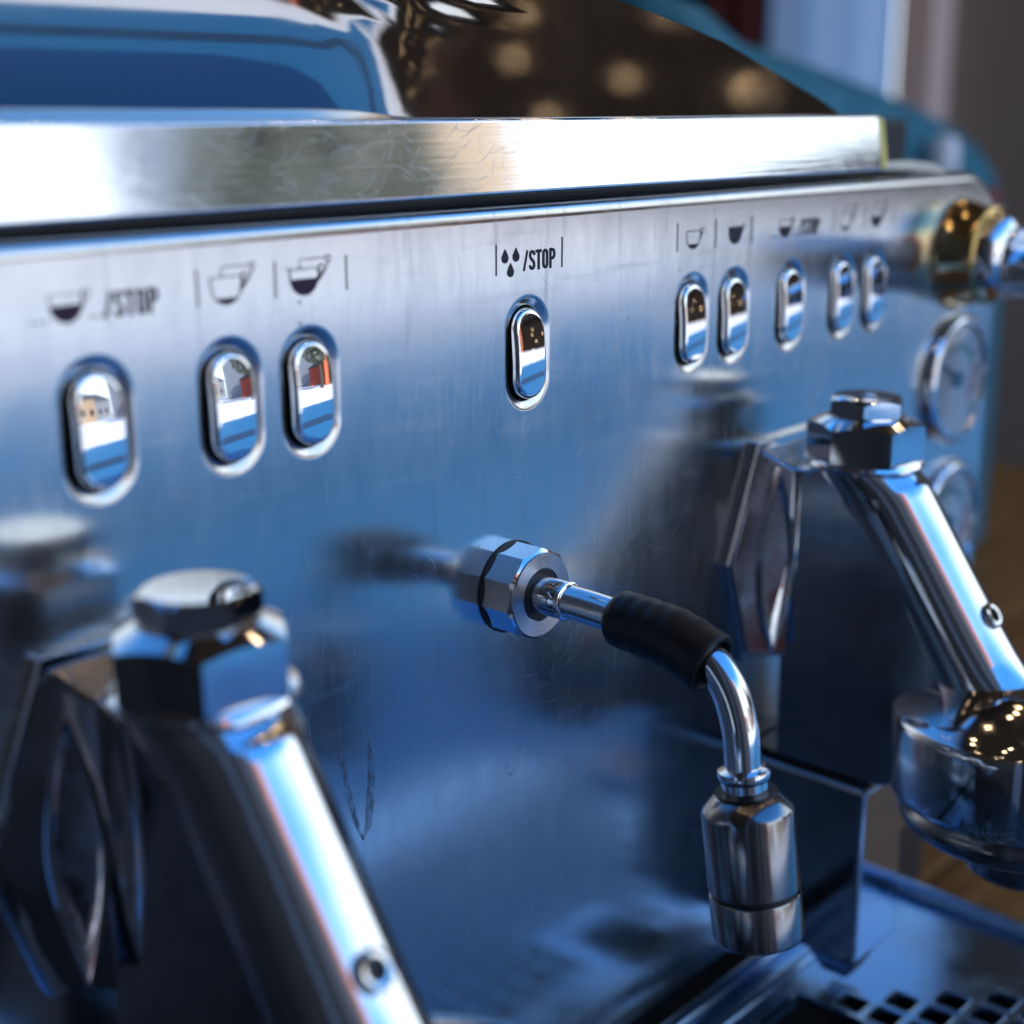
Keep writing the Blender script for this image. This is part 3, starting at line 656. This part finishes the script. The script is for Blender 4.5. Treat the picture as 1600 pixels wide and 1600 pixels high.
bm = bmesh.new(); sweep(bm, [(-0.145, -0.0066, TZ+0.0005), (0.183, -0.0066, TZ+0.0005)], 0.0030, 20); tpart('back_rim', bm, tray_m)
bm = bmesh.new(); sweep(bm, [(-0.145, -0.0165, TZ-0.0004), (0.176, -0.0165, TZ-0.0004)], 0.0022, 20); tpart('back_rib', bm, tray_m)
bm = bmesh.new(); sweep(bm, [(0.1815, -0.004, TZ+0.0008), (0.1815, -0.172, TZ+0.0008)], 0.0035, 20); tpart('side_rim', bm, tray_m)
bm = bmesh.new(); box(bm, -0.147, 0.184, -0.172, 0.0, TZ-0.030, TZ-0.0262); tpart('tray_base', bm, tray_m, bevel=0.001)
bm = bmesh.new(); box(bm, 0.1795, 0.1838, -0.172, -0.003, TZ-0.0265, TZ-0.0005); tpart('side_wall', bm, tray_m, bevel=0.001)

# ---------------------------------------------------------------- blurred things behind the machine
def blob(bm, c, sx_, sy_, sz_, amp=0.15, seed=0, n=28):
    from mathutils import noise as mn
    lo = []
    for j in range(n//2+1):
        ph = math.pi*j/(n//2) - math.pi/2; row = []
        for i in range(n):
            a = 2*math.pi*i/n; p = Vector((math.cos(a)*math.cos(ph), math.sin(a)*math.cos(ph), math.sin(ph)))
            k = 1 + amp*mn.noise(p*1.8+Vector((seed, 0, 0)))
            sgn = lambda v, e=0.7: math.copysign(abs(v)**e, v)
            row.append(Vector(c) + Vector((sgn(p.x)*sx_, sgn(p.y)*sy_, sgn(p.z)*sz_))*k)
        lo.append(row)
    loft(bm, lo, cap=True)
# hanging things and window by the far wall
bm = bmesh.new()
for k in range(13):
    pass
def curtain(name, y0, y1, x, z0, z1, m, folds, amp, label, cat, sheer=False):
    bm = bmesh.new(); n = folds*8; f, b = [], []
    rows = [[], []]
    for zi, z in enumerate((z0, z1)):
        for i in range(n+1):
            y = y0+(y1-y0)*i/n; rows[zi].append((x+amp*math.sin(2*math.pi*i/8), y, z))
    vs = [[bm.verts.new(p) for p in r] for r in rows]; vb = [[bm.verts.new((p[0]+0.006, p[1], p[2])) for p in r] for r in rows]
    for i in range(n):
        bm.faces.new((vs[0][i], vs[0][i+1], vs[1][i+1], vs[1][i]))
        if sheer: continue
        bm.faces.new((vb[0][i+1], vb[0][i], vb[1][i], vb[1][i+1]))
        bm.faces.new((vs[1][i], vs[1][i+1], vb[1][i+1], vb[1][i])); bm.faces.new((vs[0][i+1], vs[0][i], vb[0][i], vb[0][i+1]))
    for i in (() if sheer else (0, n)): bm.faces.new((vs[0][i], vs[1][i], vb[1][i], vb[0][i]))
    for v in [v for v in bm.verts if not v.link_faces]: bm.verts.remove(v)
    return tag(build(name, bm, m), label, cat)
cloth_m = mat('pale_blue_cloth', (0.55, 0.72, 0.90), 0.8)
_tr = N(cloth_m, 'ShaderNodeBsdfTranslucent'); _tr.inputs[0].default_value = (0.50, 0.66, 0.86, 1); _ms = N(cloth_m, 'ShaderNodeMixShader'); _ms.inputs[0].default_value = 0.55
L(cloth_m, P(cloth_m).outputs[0], _ms.inputs[1]); L(cloth_m, _tr.outputs[0], _ms.inputs[2]); L(cloth_m, _ms.outputs[0], cloth_m.node_tree.nodes['Material Output'].inputs[0])
curtain('curtain', 0.735, 0.925, 1.555, -0.9, 0.85, cloth_m, 3, 0.012, 'pale blue curtain hanging at the far wall', 'curtain', True)
bm = bmesh.new(); box(bm, 1.545, 1.595, 0.675, 0.728, -1.27, 1.0); tag(build('white_post', bm, mat('pinkish_white_paint', (0.75, 0.62, 0.62), 0.5), smooth=False, bevel=0.004), 'pinkish white upright post beside the pale curtain', 'post')
curtain('apron', 0.93, 1.03, 1.555, -0.5, 0.6, mat('dark_red_cloth', (0.09, 0.012, 0.015), 0.8), 2, 0.01, 'dark red cloth hanging beside the pale curtain', 'cloth')
curtain('jacket', 1.04, 1.16, 1.545, -0.5, 0.6, mat('navy_cloth', (0.008, 0.010, 0.03), 0.8), 2, 0.012, 'dark navy cloth hanging beside the red one', 'cloth')
pf = [(0.375, -0.2745), (0.385, -0.10), (0.400, 0.1060), (0.4364, 0.1025), (0.4932, 0.0961), (0.5711, 0.0857), (0.6875, 0.0649), (0.7869, 0.0377), (0.8400, -0.005), (0.855, -0.08), (0.860, -0.2745)]
pf = [(p.x, p.y) for p in bez([(x, z, 0) for x, z in pf], 6)]
bm = bmesh.new(); cx_ = 0.62
loft(bm, [[Vector((cx_+(x-cx_)*k, y, -0.2745+(z+0.2745)*(0.6+0.4*k))) for x, z in pf] for y, k in ((0.24, 0.82), (0.25, 0.93), (0.28, 1.0), (0.36, 1.0), (0.40, 0.9), (0.41, 0.7))])
teal_m = mat('teal_cloth', (0.02, 0.17, 0.25), 0.4); _s = noise(teal_m, mapping(teal_m, (1, 1, 1)), 22, 4, 0.6, 1.0); L(teal_m, bump(teal_m, _s, 0.6, 0.02), P(teal_m).inputs['Normal'])
tag(build('cloth_sack', bm, teal_m, ang=80), 'teal cloth sack behind the machine, beyond the dark hood edge', 'sack')
bm = bmesh.new(); lathe(bm, [(0.0, 0.016), (0.007, 0.015), (0.010, 0.010), (0.010, -0.006), (0.008, -0.010), (0.009, -0.03), (0.024, -0.07), (0.026, -0.20), (0.024, -0.298)], (0.672, 0.225, 0.0235), n=32)
tag(build('glint', bm, mat('highlight_white', (0.7, 0.75, 0.82), 0.35)), 'small white shape for a blurred highlight in front of the teal sack', 'glint')  # white body and cap stand in for a shiny knob's blurred highlight
bm = bmesh.new(); lathe(bm, [(0.020, -0.2745), (0.022, -0.20), (0.022, -0.10), (0.020, -0.03), (0.020, 0.002), (0.023, 0.009), (0.020, 0.009), (0.016, -0.02)], (0.600, 0.175, 0), n=36)
tag(build('jug', bm, mat('terracotta_glaze', (0.30, 0.075, 0.05), 0.4)), 'reddish clay jug behind the far panel corner', 'jug')
# ---------------------------------------------------------------- outside, seen only in the chrome: a row of low buildings and trees
def house(x, y, w, d, h, roof, m, rm, label, rot=0):
    e_ = empty('house', (x, y, -1.30)); e_.rotation_euler.z = rot; tag(e_, label, 'house', 'houses across the square')
    bm = bmesh.new(); box(bm, -w/2, w/2, -d/2, d/2, 0, h); build('wall', bm, m, e_, smooth=False)
    bm = bmesh.new(); loft(bm, [[Vector((s*(w/2+0.2), -d/2-0.2, h)), Vector((s*(w/2+0.2), d/2+0.2, h)), Vector((s*(w/2+0.2), 0, h+roof))] for s in (-1, 1)]); build('roof', bm, rm, e_, smooth=False)
    for k in range(int(w//2)):
        for zz in (1.2, 3.6):
            if zz+1.2 < h: bm = bmesh.new(); xx = -w/2+1+2*k; box(bm, xx-0.4, xx+0.4, d/2-0.05, d/2+0.04, zz, zz+1.1); build('window', bm, black, e_, smooth=False)
redw = mat('red_timber', (0.35, 0.05, 0.03), 0.7); tan = mat('tan_render', (0.45, 0.33, 0.22), 0.8); greyw = mat('grey_render', (0.22, 0.23, 0.24), 0.8); slate = mat('slate', (0.06, 0.06, 0.07), 0.7)
house(21, -21.5, 7, 6, 2.6, 1.4, redw, slate, 'red timber house across the square, beside the dark hall', rad(-45))
house(13, -31, 6, 6, 4.2, 2.0, tan, slate, 'tan house across the square', rad(-22))
house(-2, -40, 9, 6, 3.4, 1.6, greyw, redw, 'grey house with red roof across the square', 0)
house(22, -42, 9, 6, 4.4, 2.2, greyw, slate, 'grey house far across the square', rad(-25))
house(18.6, -24.6, 2.4, 3, 11.5, 0.8, mat('slate_blue_render', (0.16, 0.18, 0.22), 0.8), slate, 'tall narrow slate blue house across the square', rad(-38))
house(24.8, -23.4, 2.6, 3, 13.0, 0.8, tan, slate, 'tall narrow tan house across the square', rad(-46))
# dark market stall on the right of the square, with its own bulbs
stall = empty('market_hall', (22.0, -14.2, -1.30)); stall.rotation_euler.z = rad(-123); tag(stall, 'long dark market hall with warm bulbs across the square', 'hall')
stm = mat('tarred_boards', (0.012, 0.008, 0.006), 0.9, Specular_IOR_Level=0.1)
bm = bmesh.new(); box(bm, -5.0, 5.0, -5.0, 0.1, 0, 3.6); build('wall', bm, stm, stall, smooth=False)
bm = bmesh.new(); loft(bm, [[Vector((x, -5.4, 3.5)), Vector((x, 0.5, 3.5)), Vector((x, -2.4, 4.6))] for x in (-5.3, 5.3)]); build('roof', bm, stm, stall, smooth=False)
bm = bmesh.new(); box(bm, 5.05, 5.5, -5.3, -4.7, 0, 3.5); build('corner_post', bm, MATS['orange_post'], stall, smooth=False)
bulb_m = mat('lit_bulb', (1, 0.8, 0.5), 0.3); P(bulb_m).inputs['Emission Color'].default_value = (1.0, 0.70, 0.40, 1); P(bulb_m).inputs['Emission Strength'].default_value = 110
hall_bulb = mat('hall_bulb', (1, 0.8, 0.5), 0.3); P(hall_bulb).inputs['Emission Color'].default_value = (1.0, 0.66, 0.36, 1); P(hall_bulb).inputs['Emission Strength'].default_value = 11
for k in range(7):
    bm = bmesh.new(); lathe(bm, [(0.0, -0.05), (0.03, -0.025), (0.03, 0.025), (0.0, 0.05)], (-4.8+9.6*random.random(), -5.15, 0.9+1.6*random.random()**1.6), n=10); build('bulb', bm, hall_bulb, stall)
leaf = mat('leaves', (0.10, 0.11, 0.085), 0.8); bark = mat('bark', (0.06, 0.04, 0.03), 0.9)
def tree(x, y, h, label):
    e_ = empty('tree', (x, y, -1.30)); tag(e_, label, 'tree', 'trees across the square')
    bm = bmesh.new(); sweep(bm, [(0, 0, 0), (0.05, 0, h*0.3), (0, 0.1, h*0.6)], [0.22, 0.16, 0.08], 10); build('trunk', bm, bark, e_)
    bm = bmesh.new()
    for k in range(900):
        p = Vector((random.gauss(0, 1), random.gauss(0, 1), random.gauss(0, 1))).normalized()*(0.45+0.55*random.random())
        c = Vector((p.x*h*0.24, p.y*h*0.24, h*0.66+p.z*h*0.33)); s = 0.22
        a = Vector((random.uniform(-1, 1), random.uniform(-1, 1), random.uniform(-1, 1))).normalized(); b = a.orthogonal().normalized()
        bm.faces.new([bm.verts.new(c+a*s), bm.verts.new(c+b*s), bm.verts.new(c-a*s), bm.verts.new(c-b*s)])
    build('crown', bm, leaf, e_, smooth=False)
tree(12.5, -14.3, 7.6, 'tall leafy tree across the square'); tree(16.8, -18.0, 7.4, 'smaller leafy tree beside the tall one')
tree(6.5, -29.0, 4.6, 'low tree before the grey house with red roof'); tree(10.5, -33.0, 5.2, 'low tree beside the tan house')

# string of warm bulbs under the ceiling
st = empty('string_lights', (0.2, -0.3, 0.86)); tag(st, 'string of small warm bulbs hung under the ceiling', 'string lights')
pts = []
for k in range(27):
    row, c_ = divmod(k, 9); c_ = c_ if row % 2 == 0 else 8-c_
    pts.append((-0.35+0.19*c_+random.uniform(-0.05, 0.05), -0.28+0.26*row+random.uniform(-0.05, 0.05), 0.88+random.uniform(-0.05, 0.05)))
bm = bmesh.new(); sweep(bm, [Vector(p)-Vector(st.location)+Vector((0, 0, 0.012)) for p in pts], 0.003, 8); build('cord', bm, black, st)
for p in pts:
    bm = bmesh.new(); lathe(bm, [(0.0, -0.008), (0.004, -0.006), (0.0055, -0.002), (0.005, 0.003), (0.003, 0.010)], Vector(p)-Vector(st.location), n=12); build('bulb', bm, bulb_m, st)
